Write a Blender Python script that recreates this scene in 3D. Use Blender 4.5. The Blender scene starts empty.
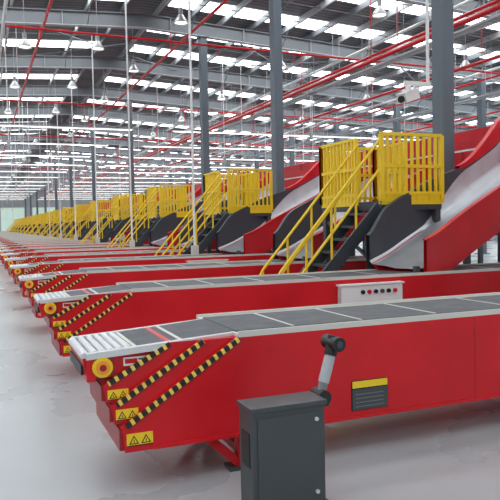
import bpy, math, random
from mathutils import Vector, Matrix
S=bpy.context.scene
try:
    S.view_settings.view_transform='Standard'
    S.view_settings.look='None'
except Exception: pass

# ---------------- materials ----------------
def mat(name,col,rough=.5,metal=0,emit=0,noise=0,nscale=8,bump=0,emcol=None,coat=0,spec=.5):
    m=bpy.data.materials.new(name); m.use_nodes=True
    nt=m.node_tree; b=nt.nodes['Principled BSDF']
    b.inputs['Base Color'].default_value=(*col,1)
    b.inputs['Roughness'].default_value=rough
    b.inputs['Metallic'].default_value=metal
    b.inputs['Specular IOR Level'].default_value=spec
    if coat: b.inputs['Coat Weight'].default_value=coat
    if emit:
        b.inputs['Emission Color'].default_value=(*(emcol or col),1)
        b.inputs['Emission Strength'].default_value=emit
    if noise or bump:
        tc=nt.nodes.new('ShaderNodeTexCoord'); n=nt.nodes.new('ShaderNodeTexNoise')
        n.inputs['Scale'].default_value=nscale; n.inputs['Detail'].default_value=6
        nt.links.new(tc.outputs['Object'],n.inputs['Vector'])
        if noise:
            r=nt.nodes.new('ShaderNodeMapRange')
            r.inputs['From Min'].default_value=.3; r.inputs['From Max'].default_value=.7
            r.inputs['To Min'].default_value=1-noise; r.inputs['To Max'].default_value=1+noise*.5
            v=nt.nodes.new('ShaderNodeVectorMath'); v.operation='SCALE'
            v.inputs[0].default_value=col
            nt.links.new(n.outputs['Fac'],r.inputs['Value'])
            nt.links.new(r.outputs['Result'],v.inputs['Scale'])
            nt.links.new(v.outputs[0],b.inputs['Base Color'])
            rr=nt.nodes.new('ShaderNodeMapRange')
            rr.inputs['From Min'].default_value=.3; rr.inputs['From Max'].default_value=.7
            rr.inputs['To Min'].default_value=rough*.85; rr.inputs['To Max'].default_value=rough*1.2
            nt.links.new(n.outputs['Fac'],rr.inputs['Value'])
            nt.links.new(rr.outputs['Result'],b.inputs['Roughness'])
        if bump:
            bp=nt.nodes.new('ShaderNodeBump'); bp.inputs['Strength'].default_value=bump
            nt.links.new(n.outputs['Fac'],bp.inputs['Height'])
            nt.links.new(bp.outputs['Normal'],b.inputs['Normal'])
    return m
def stripes(name,c1,c2,axis,period,duty=.5,rough=.5,metal=0):
    m=mat(name,c1,rough,metal); nt=m.node_tree; b=nt.nodes['Principled BSDF']
    tc=nt.nodes.new('ShaderNodeTexCoord')
    d=nt.nodes.new('ShaderNodeVectorMath'); d.operation='DOT_PRODUCT'
    a=Vector(axis)/period; d.inputs[1].default_value=a
    nt.links.new(tc.outputs['Object'],d.inputs[0])
    f=nt.nodes.new('ShaderNodeMath'); f.operation='FRACT'
    nt.links.new(d.outputs['Value'],f.inputs[0])
    g=nt.nodes.new('ShaderNodeMath'); g.operation='GREATER_THAN'; g.inputs[1].default_value=duty
    nt.links.new(f.outputs[0],g.inputs[0])
    mx=nt.nodes.new('ShaderNodeMix'); mx.data_type='RGBA'
    mx.inputs[6].default_value=(*c1,1); mx.inputs[7].default_value=(*c2,1)
    nt.links.new(g.outputs[0],mx.inputs[0]); nt.links.new(mx.outputs[2],b.inputs['Base Color'])
    return m
RED=mat('red_paint',(.62,.011,.018),.34,noise=.16,nscale=1.6,spec=.35)
RED2=mat('red_paint_dark',(.33,.008,.012),.4)
BELT=mat('belt_rubber',(.080,.085,.095),.6,noise=.22,nscale=7)
CREAM=mat('cream_paint',(.62,.61,.56),.4)
STEEL=mat('brushed_steel',(.52,.54,.57),.36,.6,noise=.12,nscale=3)
ALU=mat('aluminium',(.70,.71,.72),.35,.4)
YEL=mat('yellow_paint',(.88,.60,.015),.4)
ORG=mat('orange_plastic',(.9,.32,.03),.4)
BLK=mat('black_plastic',(.010,.010,.011),.45)
DGR=mat('dark_grey_paint',(.055,.063,.068),.42,noise=.08,nscale=6)
MGR=mat('mid_grey_paint',(.20,.21,.22),.4)
NAVY=mat('slate_panel',(.042,.052,.064),.45)
GRY=mat('column_grey',(.12,.15,.18),.5)
GRYL=mat('frame_grey',(.17,.185,.20),.5)
LGR=mat('light_frame',(.42,.44,.46),.5)
WHT=mat('white_paint',(.8,.8,.79),.5)
ROOF=stripes('roof_sheet',(.17,.185,.20),(.10,.11,.12),(0,1,0),.3,.5,.6)
SKY=mat('skylight_panel',(.9,.95,1),.6,emit=5.6,emcol=(.93,.975,1))
LAMP=mat('lamp_glow',(1,1,1),.5,emit=6,emcol=(1,.98,.94))
HAZ=stripes('hazard_stripes',(.015,.015,.015),(.85,.60,.10),(1,0,.55),.07,.62)
FLOOR=mat('polished_concrete',(.40,.425,.435),.28,noise=.14,nscale=.6,spec=.45)
WALL=stripes('wall_cladding',(.40,.42,.44),(.34,.36,.38),(1,1,0),.4,.85,.6)
GLS=mat('window_pane',(.4,.5,.45),.2,emit=.5,emcol=(.62,.85,.72))
GLSW=mat('window_pane_bright',(.8,.85,.9),.2,emit=1.1,emcol=(.9,.96,1))

# ---------------- mesh builder ----------------
import bmesh
class MB:
    def __init__(s): s.v=[];s.f=[];s.m=[];s.mats=[];s.sm=[]
    def mi(s,m):
        if m not in s.mats: s.mats.append(m)
        return s.mats.index(m)
    def add(s,vs,fs,m,smooth=False):
        o=len(s.v); s.v+= [tuple(v) for v in vs]; k=s.mi(m)
        for f in fs: s.f.append([o+i for i in f]); s.m.append(k); s.sm.append(smooth)
    def box(s,x0,x1,y0,y1,z0,z1,m):
        s.add([(x0,y0,z0),(x1,y0,z0),(x1,y1,z0),(x0,y1,z0),(x0,y0,z1),(x1,y0,z1),(x1,y1,z1),(x0,y1,z1)],
          [(0,3,2,1),(4,5,6,7),(0,1,5,4),(1,2,6,5),(2,3,7,6),(3,0,4,7)],m)
    def prism(s,pts,y0,y1,m):
        n=len(pts)
        s.add([(x,y0,z) for x,z in pts]+[(x,y1,z) for x,z in pts],
          [list(range(n)),list(range(2*n-1,n-1,-1))]+[(i,i+n,(i+1)%n+n,(i+1)%n) for i in range(n)],m)
    def cyl(s,p0,p1,r,m,n=10,r1=None,caps=True):
        p0=Vector(p0);p1=Vector(p1);d=(p1-p0).normalized()
        a=d.orthogonal().normalized();b=d.cross(a); r1=r if r1 is None else r1
        vs=[p0+(a*math.cos(2*math.pi*i/n)+b*math.sin(2*math.pi*i/n))*r for i in range(n)]
        vs+=[p1+(a*math.cos(2*math.pi*i/n)+b*math.sin(2*math.pi*i/n))*r1 for i in range(n)]
        s.add(vs,[(i,(i+1)%n,(i+1)%n+n,i+n) for i in range(n)],m,n>6)
        if caps: s.add(vs,[list(range(n-1,-1,-1)),list(range(n,2*n))],m)
    def beam(s,p0,p1,w,h,m):
        p0=Vector(p0);p1=Vector(p1);d=(p1-p0).normalized()
        side=d.cross(Vector((0,0,1)))
        if side.length<1e-3: side=Vector((1,0,0))
        side.normalize(); up=side.cross(d)
        a=side*w/2;b=up*h/2
        vs=[p0-a-b,p0+a-b,p0+a+b,p0-a+b,p1-a-b,p1+a-b,p1+a+b,p1-a+b]
        s.add(vs,[(0,1,2,3),(7,6,5,4),(0,4,5,1),(1,5,6,2),(2,6,7,3),(3,7,4,0)],m)
    def lathe(s,prof,c,m,n=20):
        vs=[];fs=[]
        for r,z in prof:
            for i in range(n):
                a=2*math.pi*i/n; vs.append((c[0]+r*math.cos(a),c[1]+r*math.sin(a),c[2]+z))
        for j in range(len(prof)-1):
            for i in range(n):
                fs.append((j*n+i,j*n+(i+1)%n,(j+1)*n+(i+1)%n,(j+1)*n+i))
        s.add(vs,fs,m,True)
    def mesh(s,name):
        me=bpy.data.meshes.new(name); me.from_pydata(s.v,[],s.f)
        for m in s.mats: me.materials.append(m)
        me.polygons.foreach_set('material_index',s.m)
        me.polygons.foreach_set('use_smooth',s.sm)
        me.validate(); me.update()
        bm=bmesh.new(); bm.from_mesh(me); bmesh.ops.recalc_face_normals(bm,faces=bm.faces); bm.to_mesh(me); bm.free()
        return me
def put(name,me,loc=(0,0,0),bev=0):
    o=bpy.data.objects.new(name,me); S.collection.objects.link(o); o.location=loc
    if bev:
        b=o.modifiers.new('bevel','BEVEL'); b.width=bev; b.segments=2; b.limit_method='ANGLE'; b.angle_limit=math.radians(40)
    return o

P=3.4
Y0=4.15
NK=38
YS=[Y0+P*k for k in range(NK)]
XE=7.9

# ---------------- room shell ----------------
RX0,RX1,RY0,RY1=-16,36,-12,140
YE=134
b=MB(); b.box(RX0,RX1,RY0,RY1,-.1,0,FLOOR); put('floor',b.mesh('floor'))
RIDGE=6
def hz(x): return 9.9-.055*abs(x-RIDGE)
b=MB()
for xa,xb in ((RX0,RIDGE),(RIDGE,RX1)):
    b.add([(xa,RY0,hz(xa)+.02),(xb,RY0,hz(xb)+.02),(xb,RY1,hz(xb)+.02),(xa,RY1,hz(xa)+.02),
           (xa,RY0,hz(xa)+.1),(xb,RY0,hz(xb)+.1),(xb,RY1,hz(xb)+.1),(xa,RY1,hz(xa)+.1)],
          [(0,1,2,3),(4,5,6,7),(0,1,5,4),(2,3,7,6)],ROOF)
put('ceiling',b.mesh('ceiling'))
b=MB(); y=RY0+1.2
while y<RY1-2:
    for xa,xb in ((RX0+1,RIDGE-.8),(RIDGE+.8,RX1-1)):
        b.add([(xa,y,hz(xa)),(xb,y,hz(xb)),(xb,y+1.1,hz(xb)),(xa,y+1.1,hz(xa))],[(0,1,2,3)],SKY)
    y+=3.4
put('skylight_strips',b.mesh('skylight_strips'))
FR=[-3.2,3.6,10.4,18.0]+[18.0+6.8*i for i in range(1,18)]
b=MB()
for fy in FR:
    for xa,xb in ((RX0,RIDGE),(RIDGE,RX1)):
        b.beam((xa,fy,hz(xa)-.55),(xb,fy,hz(xb)-.55),.02,.5,GRYL)
        b.beam((xa,fy,hz(xa)-.30),(xb,fy,hz(xb)-.30),.24,.03,GRYL)
        b.beam((xa,fy,hz(xa)-.80),(xb,fy,hz(xb)-.80),.24,.03,LGR)
        x=xa+1
        while x<xb:
            b.box(x-.01,x+.01,fy-.11,fy+.11,hz(x)-.80,hz(x)-.30,LGR); x+=3
x=RX0+.4;i=0
while x<RX1:
    b.box(x-.035,x+.035,RY0,RY1,hz(x)-.24,hz(x)-.02,LGR if i%2 else GRYL); x+=1.3;i+=1
for i in range(len(FR)-1):
    ya,yb=FR[i],FR[i+1]
    for t in (.25,.5,.75):
        yy=ya+(yb-ya)*t
        b.cyl((RX0,yy,hz(RX0)-.2),(RIDGE,yy,hz(RIDGE)-.2),.018,GRYL,4,caps=False)
        b.cyl((RIDGE,yy,hz(RIDGE)-.2),(RX1,yy,hz(RX1)-.2),.018,GRYL,4,caps=False)
    x=RX0+.4+1.3*3
    while x<RX1-2:
        b.cyl((x,ya,hz(x)-.78),(x,ya+.75,hz(x)-.2),.02,GRYL,4,caps=False)
        b.cyl((x,ya,hz(x)-.78),(x,ya-.75,hz(x)-.2),.02,GRYL,4,caps=False)
        x+=1.3*3
    for xa in range(-15,28,8):
        if i%2==0:
            b.cyl((xa,ya,hz(xa)-.5),(xa+8,yb,hz(xa+8)-.5),.025,GRYL,5,caps=False)
            b.cyl((xa+8,ya,hz(xa+8)-.5),(xa,yb,hz(xa)-.5),.025,GRYL,5,caps=False)
for xa in (-8,1,14.5,21,28):
    b.cyl((xa,RY0,hz(xa)-.9),(xa,RY1,hz(xa)-.9),.06,WHT,8,caps=False)
put('roof_frame',b.mesh('roof_frame'))
b=MB(); b.box(RX0,RX1,RY1,RY1+.2,0,hz(RIDGE)+.1,WALL)
put('wall_far',b.mesh('wall_far'))
b=MB(); b.box(RX1,RX1+.2,RY0,RY1,0,hz(RX1)+.1,WALL); put('wall_right',b.mesh('wall_right'))
n=1
for xa in range(-14,34,6):
    b=MB(); b.box(xa,xa+4.4,RY1-.06,RY1-.01,1.0,5.6,GLS)
    for q in range(5): b.box(xa+q*1.1-.04,xa+q*1.1+.04,RY1-.1,RY1-.05,1.0,5.6,WHT)
    for zz in (1,3.3,5.6): b.box(xa,xa+4.4,RY1-.1,RY1-.05,zz-.04,zz+.04,WHT)
    put('window_%d'%n,b.mesh('window')); n+=1
for ya in range(8,130,9):
    b=MB(); b.box(RX1-.06,RX1-.01,ya,ya+6,1.1,3.8,GLSW)
    for q in range(5): b.box(RX1-.1,RX1-.05,ya+q*1.5-.05,ya+q*1.5+.05,1.1,3.8,LGR)
    for zz in (1.1,3.8): b.box(RX1-.1,RX1-.05,ya,ya+6,zz-.05,zz+.05,LGR)
    put('window_%d'%n,b.mesh('window')); n+=1

def column(x,y):
    b=MB(); h=hz(x)-.82
    b.box(-.13,.13,-.16,-.14,0,h,GRY); b.box(-.13,.13,.14,.16,0,h,GRY); b.box(-.012,.012,-.14,.14,0,h,GRY)
    b.box(-.13,-.11,-.14,.14,0,h,GRY)
    b.box(-.25,.25,-.25,.25,0,.03,GRY); b.box(-.2,.2,-.2,.2,h-.03,h,GRY)
    return b.mesh('steel_column')
for cx in (8.3,22,34.5):
    me=column(cx,0)
    for i,fy in enumerate(FR[2:]):
        if cx==8.3 and i>1 and i%2==1: continue
        put('steel_column',me,(cx,fy,0))

# ---------------- telescopic conveyor ----------------
def conveyor():
    b=MB(); W=.95
    b.prism([(.81,.25),(.79,.41),(1.60,.925),(XE,.925),(XE,.25)],0,W,RED)
    b.prism([(.755,.43),(.74,.54),(1.36,.92),(2.2,.92),(2.2,.43)],.05,W-.05,RED)
    b.prism([(.715,.56),(.70,.675),(1.14,.915),(2.2,.915),(2.2,.56)],.10,W-.10,RED)
    b.prism([(.60,.72),(.58,.85),(1.70,.895),(1.70,.70)],.14,W-.14,RED)
    b.box(.60,.66,.12,W-.12,.70,.85,RED)
    b.box(.575,.60,.2,W-.2,.735,.80,BLK)
    for ya,yb in ((.105,.15),(W-.15,W-.105)):
        b.prism([(.60,.845),(.60,.885),(1.62,.945),(1.62,.895)],ya,yb,ALU)
    b.cyl((.60,.15,.86),(.60,W-.15,.86),.028,ALU,14)
    for i in range(5):
        x=.66+i*.056
        b.cyl((x,.15,.872+i*.003),(x,W-.15,.872+i*.003),.024,ALU,12)
    b.box(.62,.94,.15,W-.15,.84,.868,MGR)
    b.prism([(.935,.86),(.935,.896),(1.64,.952),(1.64,.90)],.15,W-.15,BELT)
    b.prism([(.915,.86),(.915,.897),(.94,.899),(.94,.86)],.15,W-.15,CREAM)
    b.prism([(1.22,.90),(1.22,.921),(1.245,.923),(1.245,.90)],.15,W-.15,CREAM)
    b.box(1.60,XE,0,W,.925,.945,CREAM)
    b.box(1.62,XE-.05,.11,W-.11,.945,.955,BELT)
    b.box(1.6,XE,0,.018,.945,.965,CREAM); b.box(1.6,XE,W-.018,W,.945,.965,CREAM)
    for x in (2.05,2.62,3.3,4.1,5.0,6.0,7.0):
        b.box(x,x+.02,.11,W-.11,.955,.958,CREAM)
    ramps=[(0.0,(.79,.41),(1.60,.925)),(.05,(.74,.54),(1.36,.92)),(.10,(.70,.675),(1.14,.915))]
    for off,(xa,za),(xb,zb) in ramps:
        L=math.hypot(xb-xa,zb-za); dx,dz=(xb-xa)/L,(zb-za)/L; w=.028
        pa=(xa+dx*.03,za+dz*.03)
        q=[pa,(xb,zb),(xb+dz*w,zb-dx*w),(pa[0]+dz*w,pa[1]-dx*w)]
        b.prism(q,off-.004,off+.002,HAZ); b.prism(q,W-off-.002,W-off+.004,HAZ)
        q=[pa,(xb,zb),(xb-dz*.004,zb+dx*.004),(pa[0]-dz*.004,pa[1]+dx*.004)]
        b.prism(q,off,off+.022,HAZ); b.prism(q,W-off-.022,W-off,HAZ)
        g=w+.012
        q=[(pa[0]+dz*w,pa[1]-dx*w),(xb+dz*w,zb-dx*w),(xb+dz*g,zb-dx*g),(pa[0]+dz*g,pa[1]-dx*g)]
        b.prism(q,off-.003,off+.001,RED2)
    for off,x,z0,z1 in ((0,.79,.25,.41),(.05,.74,.43,.54),(.10,.70,.56,.675)):
        b.box(x-.012,x+.02,off+.02,W-off-.02,z0+.01,z1-.01,RED2)
    def label(x0,x1,z0,z1,y):
        b.box(x0,x1,y-.006,y,z0,z1,YEL)
        b.box(x0,x1,y-.0065,y-.006,z0,z0+.006,BLK)
        for fx in (.27,.73):
            h=(z1-z0)*.7; cx=x0+(x1-x0)*fx; zb=z0+(z1-z0)*.16
            b.prism([(cx-h*.58,zb),(cx+h*.58,zb),(cx,zb+h)],y-.008,y-.006,BLK)
            b.prism([(cx-h*.38,zb+h*.12),(cx+h*.38,zb+h*.12),(cx,zb+h*.78)],y-.009,y-.008,YEL)
            b.box(cx-.003,cx+.003,y-.01,y-.009,zb+h*.2,zb+h*.5,BLK)
    label(.82,.99,.29,.37,0); label(.765,.91,.45,.52,.05); label(.725,.86,.575,.64,.10)
    b.box(.62,.78,.125,.14,.72,.85,RED2)
    b.cyl((.70,.14,.79),(.70,.10,.79),.065,YEL,24)
    b.cyl((.70,.10,.79),(.70,.09,.79),.045,ORG,20)
    b.cyl((.70,.09,.79),(.70,.085,.79),.022,RED2,14)
    b.box(.84,1.02,.133,.14,.78,.835,WHT); b.box(.85,.93,.13,.133,.795,.825,RED); b.box(.94,1.01,.13,.133,.795,.803,BLK);b.box(.94,1.01,.13,.133,.815,.823,BLK)
    b.box(2.47,2.78,-.006,0,.31,.53,BLK)
    b.box(2.475,2.775,-.009,-.006,.475,.525,YEL)
    b.box(2.475,2.775,-.009,-.006,.315,.465,DGR)
    for i in range(4): b.box(2.50,2.74,-.010,-.009,.335+i*.03,.341+i*.03,GRYL)
    for x in (3.6,5.2,6.8):
        b.box(x,x+.006,-.002,0,.26,.91,RED2)
    b.box(1.0,XE,-.012,0,.25,.275,RED)
    for x in (1.45,4.6,7.4):
        for y in (.06,W-.14):
            b.box(x+.15,x+.23,y,y+.08,0,.25,RED)
            b.beam((x-.08,y+.04,.26),(x+.17,y+.04,.03),.06,.06,RED)
            b.box(x+.08,x+.30,y-.03,y+.11,0,.02,DGR)
        b.box(x+.16,x+.22,.1,W-.1,.1,.15,RED)
    return b.mesh('telescopic_conveyor')
CV=conveyor()
for k,y in enumerate(YS):
    put('telescopic_conveyor',CV,(0,y,0),.006 if k<3 else 0)

b=MB()
b.box(4.3,5.25,-.10,-.012,.62,.85,CREAM); b.box(4.28,5.27,-.12,-.01,.85,.87,WHT)
b.box(4.31,5.24,-.104,-.10,.63,.84,WHT)
for i in range(6): b.cyl((4.62+i*.1,-.104,.76),(4.62+i*.1,-.13,.76),.028,(BLK,RED,BLK,DGR,BLK,RED)[i],12)
me=b.mesh('switch_cabinet')
for k in range(1,NK,2): put('switch_cabinet',me,(0,YS[k],0))

# ---------------- foreground pedestal + lever ----------------
b=MB()
x0,x1,y0,y1=1.38,1.84,3.40,3.60
b.box(x0,x1,y0,y1,0.0,.625,DGR)
b.box(x0-.012,x1+.012,y0-.012,y1+.012,.625,.655,DGR)
b.box(x0+.03,x1-.03,y0-.008,y0,.05,.59,DGR)
b.box(x0-.06,x1+.06,y0-.05,y1+.05,0,.015,DGR)
for z in (.12,.55): b.cyl((x1-.06,y0-.008,z),(x1-.06,y0-.02,z),.012,ALU,10)
b.box(x0-.006,x0,y0+.04,y1-.04,.3,.5,BLK)
b.box(x1-.02,x1+.10,y1-.08,y1,.57,.65,DGR)
b.cyl((x1+.06,y1-.1,.63),(x1+.06,y1+.02,.63),.045,BLK,16)
b.cyl((x1+.06,3.56,.63),(x1+.155,3.58,.92),.03,MGR,12)
b.cyl((x1+.085,3.565,.71),(x1+.14,3.575,.87),.034,LGR,14)
b.cyl((x1+.165,3.50,.945),(x1+.165,3.66,.945),.045,BLK,18)
b.cyl((x1+.14,3.575,.87),(x1+.175,3.585,.985),.04,BLK,14)
b.cyl((x1+.165,3.495,.945),(x1+.165,3.50,.945),.022,DGR,14)
put('control_pedestal',b.mesh('control_pedestal'),bev=.004)

# ---------------- access platform with stairs ----------------
def platform():
    b=MB()
    xa,xb,ya,yb,zd=5.85,7.0,0,1.95,2.0
    b.box(xa,xb,ya,yb,zd-.14,zd,NAVY); b.box(xa-.01,xb+.01,ya-.01,ya,zd-.06,zd+.1,YEL)
    b.box(xa-.01,xa,ya+.75,yb,zd-.06,zd+.1,YEL)
    for x in (xa+.06,xb-.06):
        for y in (ya+.06,yb-.06):
            b.box(x-.05,x+.05,y-.05,y+.05,0,zd-.14,DGR); b.box(x-.1,x+.1,y-.1,y+.1,0,.015,DGR)
    b.beam((xa+.06,ya+.06,.9),(xa+.06,yb-.06,1.7),.05,.05,DGR)
    b.beam((xb-.06,ya+.06,1.7),(xb-.06,yb-.06,.9),.05,.05,DGR)
    H=1.05
    def rail(p,q):
        p=Vector(p);q=Vector(q);L=(q-p).length;n=max(2,int(L/.115))
        for h in (H,.55,.12): b.beam(p+Vector((0,0,zd+h)),q+Vector((0,0,zd+h)),.05,.05,YEL)
        for i in range(n+1):
            c=p.lerp(q,i/n); w=.032 if i in(0,n) else .02
            b.box(c.x-w,c.x+w,c.y-w,c.y+w,zd,zd+H,YEL)
    rail((xa,ya+.75,0),(xa,yb,0)); rail((xa,ya,0),(xb,ya,0)); rail((xa,yb,0),(xb,yb,0)); rail((xb,yb,0),(xb,ya+1.0,0))
    run=1.75; n=10; yl,yr=.05,.70
    for y in (yl,yr): b.beam((xa,y,zd-.1),(xa-run,y,.05),.04,.2,NAVY)
    for i in range(1,n):
        x=xa-run*i/n; z=zd-zd*i/n
        b.box(x-.02,x+.24,yl,yr,z-.02,z+.02,DGR)
    for y in (yl,yr):
        for h in (.95,.5): b.cyl((xa,y,zd+h),(xa-run,y,h),.022,YEL,8)
        for t in (0,.25,.5,.75,1):
            x=xa-run*t; z=zd*(1-t); b.cyl((x,y,max(z-.05,0)),(x,y,z+.95),.02,YEL,8)
        b.cyl((xa-run,y,.95),(xa-run-.12,y,.7),.022,YEL,8)
    return b.mesh('access_platform')
PF=platform()
for k in range(1,NK-1,2): put('access_platform',PF,(0,YS[k]+1.28,0))

# ---------------- spiral chute ----------------
def chute():
    b=MB()
    pts=[(9.78,2.2,2.72),(9.2,1.78,2.50),(8.4,1.42,2.17),(7.4,1.08,1.74),(6.5,.82,1.36),(5.95,.64,1.12),(5.55,.48,1.0)]
    pts=[Vector(p) for p in pts]
    path=[]; ex=[pts[0]*2-pts[1]]+pts+[pts[-1]*2-pts[-2]]
    for i in range(1,len(ex)-2):
        for s in range(5):
            t=s/5;p0,p1,p2,p3=ex[i-1],ex[i],ex[i+1],ex[i+2]
            path.append(.5*((2*p1)+(-p0+p2)*t+(2*p0-5*p1+4*p2-p3)*t*t+(-p0+3*p1-3*p2+p3)*t**3))
    path.append(pts[-1]); n=len(path)
    def frame(i):
        d=path[min(i+1,n-1)]-path[max(i-1,0)]; d.z=0; d.normalize()
        return Vector((d.y,-d.x,0))
    def strip(prof,m,sm=True,i0=0,i1=n):
        vs=[]
        for i in range(i0,i1):
            sd=frame(i)
            for a,z in prof(i/(n-1)): vs.append(path[i]+sd*a+Vector((0,0,z)))
        k=len(prof(0)); fs=[]
        for i in range(i1-i0-1):
            for j in range(k-1): fs.append((i*k+j,i*k+j+1,(i+1)*k+j+1,(i+1)*k+j))
        b.add(vs,fs,m,sm)
    def ss(t,a,c):
        u=max(0,min(1,(t-a)/(c-a))); return u*u*(3-2*u)
    wh=lambda t: .60+.18*ss(t,.35,.6)-.30*ss(t,.8,1)
    st=lambda t: (wh(t)-.06)*(1-ss(t,.38,.62))+.10*ss(t,.38,.62)
    strip(lambda t:[(-.45,.02),(-.3,0),(0,.0),(.2,.03),(.34,.4*min(.25,st(t))),(.42,.5*st(t)),(.455,st(t))],STEEL)
    strip(lambda t:[(-.47,-.06),(.3,-.06),(.47,.1)],RED)
    strip(lambda t:[(.456,st(t)-.02),(.46,wh(t)),(.52,wh(t)),(.52,-.1),(.46,-.1)],NAVY,False)
    nh=.40
    strip(lambda t:[(-.45,-.24),(-.45,nh),(-.50,nh),(-.50,-.28),(-.45,-.28)],RED,False)
    strip(lambda t:[(-.44,nh),(-.44,nh+.025),(-.515,nh+.025),(-.515,nh-.01)],RED,False)
    gh=lambda t: wh(t)+.04+.32*(1-ss(t,.12,.45))
    strip(lambda t:[(.45,wh(t)-.02),(.45,gh(t)),(.53,gh(t)),(.53,-.15)],RED,False,0,n//2-1)
    for i in (4,14,22):
        p=path[i]; sd=frame(i)
        for a in (-.42,.42):
            q=p+sd*a
            if q.x<XE+.15 and q.y<1.02: continue
            b.box(q.x-.04,q.x+.04,q.y-.04,q.y+.04,0,q.z-.05,DGR); b.box(q.x-.09,q.x+.09,q.y-.09,q.y+.09,0,.015,DGR)
    b.box(5.55,5.63,.02,.08,.965,1.05,DGR); b.box(5.55,5.63,.87,.93,.965,1.05,DGR)
    return b.mesh('spiral_chute')
CH=chute()
for y in YS: put('spiral_chute',CH,(0,y,0))

# ---------------- sorter lines ----------------
b=MB()
b.box(9.84,9.90,0,YE,2.62,3.15,RED); b.box(11.2,11.26,0,YE,2.62,3.6,RED)
b.box(9.90,11.2,0,YE,2.8,2.95,BELT); b.box(9.82,9.92,0,YE,3.15,3.19,WHT)
b.box(9.84,11.26,0,YE,2.54,2.62,DGR)
y=1.5
while y<YE:
    for x in (9.95,11.1): b.box(x-.06,x+.06,y-.06,y+.06,0,2.54,DGR)
    b.box(9.95,11.1,y-.04,y+.04,1.3,1.38,DGR)
    b.box(9.82,9.84,y-.03,y+.03,2.62,3.15,RED2)
    y+=3.4
put('sorting_conveyor',b.mesh('sorting_conveyor'))
b=MB()
b.box(13.5,13.56,0,YE,3.5,4.3,RED); b.box(14.7,14.76,0,YE,3.5,4.3,RED); b.box(13.56,14.7,0,YE,3.6,3.75,BELT)
b.box(13.46,13.5,0,YE,3.42,3.5,DGR)
y=3
while y<YE:
    for x in (13.6,14.65): b.box(x-.06,x+.06,y-.06,y+.06,0,3.6,DGR)
    b.box(13.48,13.5,y-.04,y+.04,3.5,4.3,RED2)
    y+=3.4
put('sorting_conveyor',b.mesh('sorting_conveyor'))

# ---------------- pipes ----------------
b=MB()
def pipe(x,z,r=.055):
    b.cyl((x,RY0+1,z),(x,RY1-1,z),r,RED,10)
    for fy in FR: b.cyl((x,fy,z),(x,fy,hz(x)-.8),.015,RED,6)
pipe(11.6,6.7,.07); pipe(12.6,7.3,.05); pipe(7.0,8.3,.05); pipe(2.2,8.4,.05); pipe(16,7.0,.06); pipe(20.5,7.7,.05); pipe(26,7.4,.06)
for yy in (22.2,35,48,61,74,88):
    b.cyl((1,yy,8),(33,yy,7.7),.04,RED,8)
    for x in range(2,33,3): b.cyl((x,yy,8.0-.3*(x-1)/32),(x,yy,8.0-.3*(x-1)/32-.35),.015,RED,6)
put('sprinkler_pipework',b.mesh('sprinkler_pipework'))

for x,z in ((14,7.4),(20,6.8),(28,7.0)):
    b=MB()
    b.box(x-.15,x+.15,8,RY1-1,z,z+.015,LGR)
    for s in (-.15,.14): b.box(x+s,x+s+.012,8,RY1-1,z,z+.09,LGR)
    y=8.5
    while y<RY1-2:
        for s in (-.15,.15): b.cyl((x+s,y,z),(x+s,y,hz(x)-.05),.010,LGR,4,caps=False)
        b.box(x-.2,x+.2,y-.02,y+.02,z-.03,z,LGR); y+=2.27
    put('cable_tray',b.mesh('cable_tray'))

b=MB()
b.box(0.4,7.4,-.04,.04,0,.06,WHT); b.box(0.5,7.3,-.03,.03,-.012,0,LAMP)
b.box(9.4,32,-.04,.04,0,.06,WHT); b.box(9.5,31.9,-.03,.03,-.012,0,LAMP)
for i in range(24):
    x=.6+i*1.35
    if 7.4<x<9.4: continue
    b.cyl((x,0,.06),(x,0,hz(x)-6.5-.03),.009,LGR,4,caps=False)
me=b.mesh('linear_light_track')
for i in range(14): put('linear_light_track',me,(0,33.4+i*6.8,6.5))
b=MB()
random.seed(4)
for i in range(70):
    x=random.uniform(.8,5.5) if i%2 else random.uniform(9,22); y=random.uniform(20,120)
    z=random.uniform(4.6,6.1)
    b.cyl((x,y,z),(x,y,hz(x)-.02),.016,WHT,5)
    b.box(x-.07,x+.07,y-.05,y+.05,z-.2,z,LGR if i%3 else CREAM)
put('hanging_cable_droppers',b.mesh('hanging_cable_droppers'))

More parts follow.
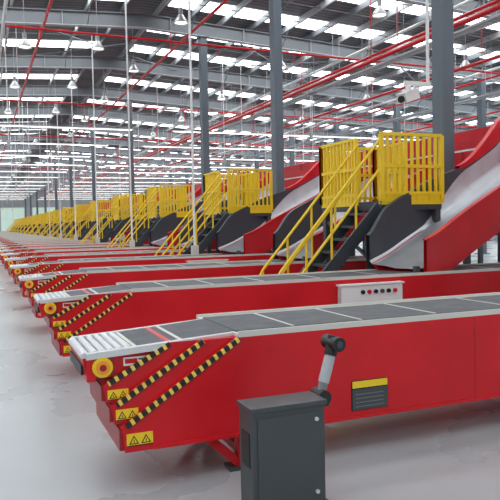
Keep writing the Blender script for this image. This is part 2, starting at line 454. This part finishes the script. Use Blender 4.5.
# ---------------- lamps ----------------
b=MB()
b.cyl((0,0,0.42),(0,0,1.9),.012,LGR,6)
b.cyl((0,0,.22),(0,0,.44),.07,LGR,14)
b.lathe([(.07,.24),(.10,.2),(.16,.1),(.21,.02),(.23,-.04),(.22,-.04),(.15,.09),(.06,.2)],(0,0,0),ALU,20)
b.lathe([(.001,.04),(.1,.03),(.19,.0)],(0,0,0),LAMP,20)
LM=b.mesh('high_bay_lamp')
for x in (1.6,4.0,6.0,11,17,24,30):
    for i in range(18):
        put('high_bay_lamp',LM,(x,3+i*6.8+(3.4 if x in(6.0,17) else 0),hz(x)-1.95))
for k in (3,5,7,9,11,13):
    b=MB(); yy=YS[k]+.3; xx=4.6
    b.cyl((xx,yy,.97),(xx,yy,hz(xx)-.1),.028,WHT,8); b.box(xx-.08,xx+.08,yy-.05,yy+.05,.968,1.2,CREAM)
    put('power_drop_conduit',b.mesh('power_drop_conduit'))
b=MB()
cx,cy=7.45,9.75
b.cyl((cx,cy,4.1),(cx,cy,hz(cx)-.1),.03,WHT,10)
b.box(cx-.5,cx+.04,cy-.03,cy+.03,4.05,4.12,WHT)
b.cyl((cx-.42,cy,4.05),(cx-.42,cy,3.9),.05,WHT,12)
b.beam((cx-.62,cy-.1,3.78),(cx-.25,cy+.02,3.9),.17,.15,WHT)
b.cyl((cx-.62,cy-.1,3.78),(cx-.66,cy-.115,3.767),.06,BLK,14)
b.beam((cx-.66,cy-.1,3.86),(cx-.22,cy+.03,4.0),.2,.02,WHT)
put('security_camera',b.mesh('security_camera'))

# ---------------- world, camera ----------------
w=bpy.data.worlds.new('world'); S.world=w; w.use_nodes=True
bg=w.node_tree.nodes['Background']; bg.inputs[0].default_value=(.90,.965,1,1); bg.inputs[1].default_value=.6

cd=bpy.data.cameras.new('camera'); cam=bpy.data.objects.new('camera',cd); S.collection.objects.link(cam)
cd.sensor_width=36; cd.lens=661/500*36; cd.clip_end=400
cam.matrix_world=Matrix.Translation((0,0,1.7))@Matrix.Rotation(math.radians(-22.2),4,'Z')@Matrix.Rotation(math.radians(90-2.37),4,'X')@Matrix.Rotation(math.radians(-1.15),4,'Z')
S.camera=cam
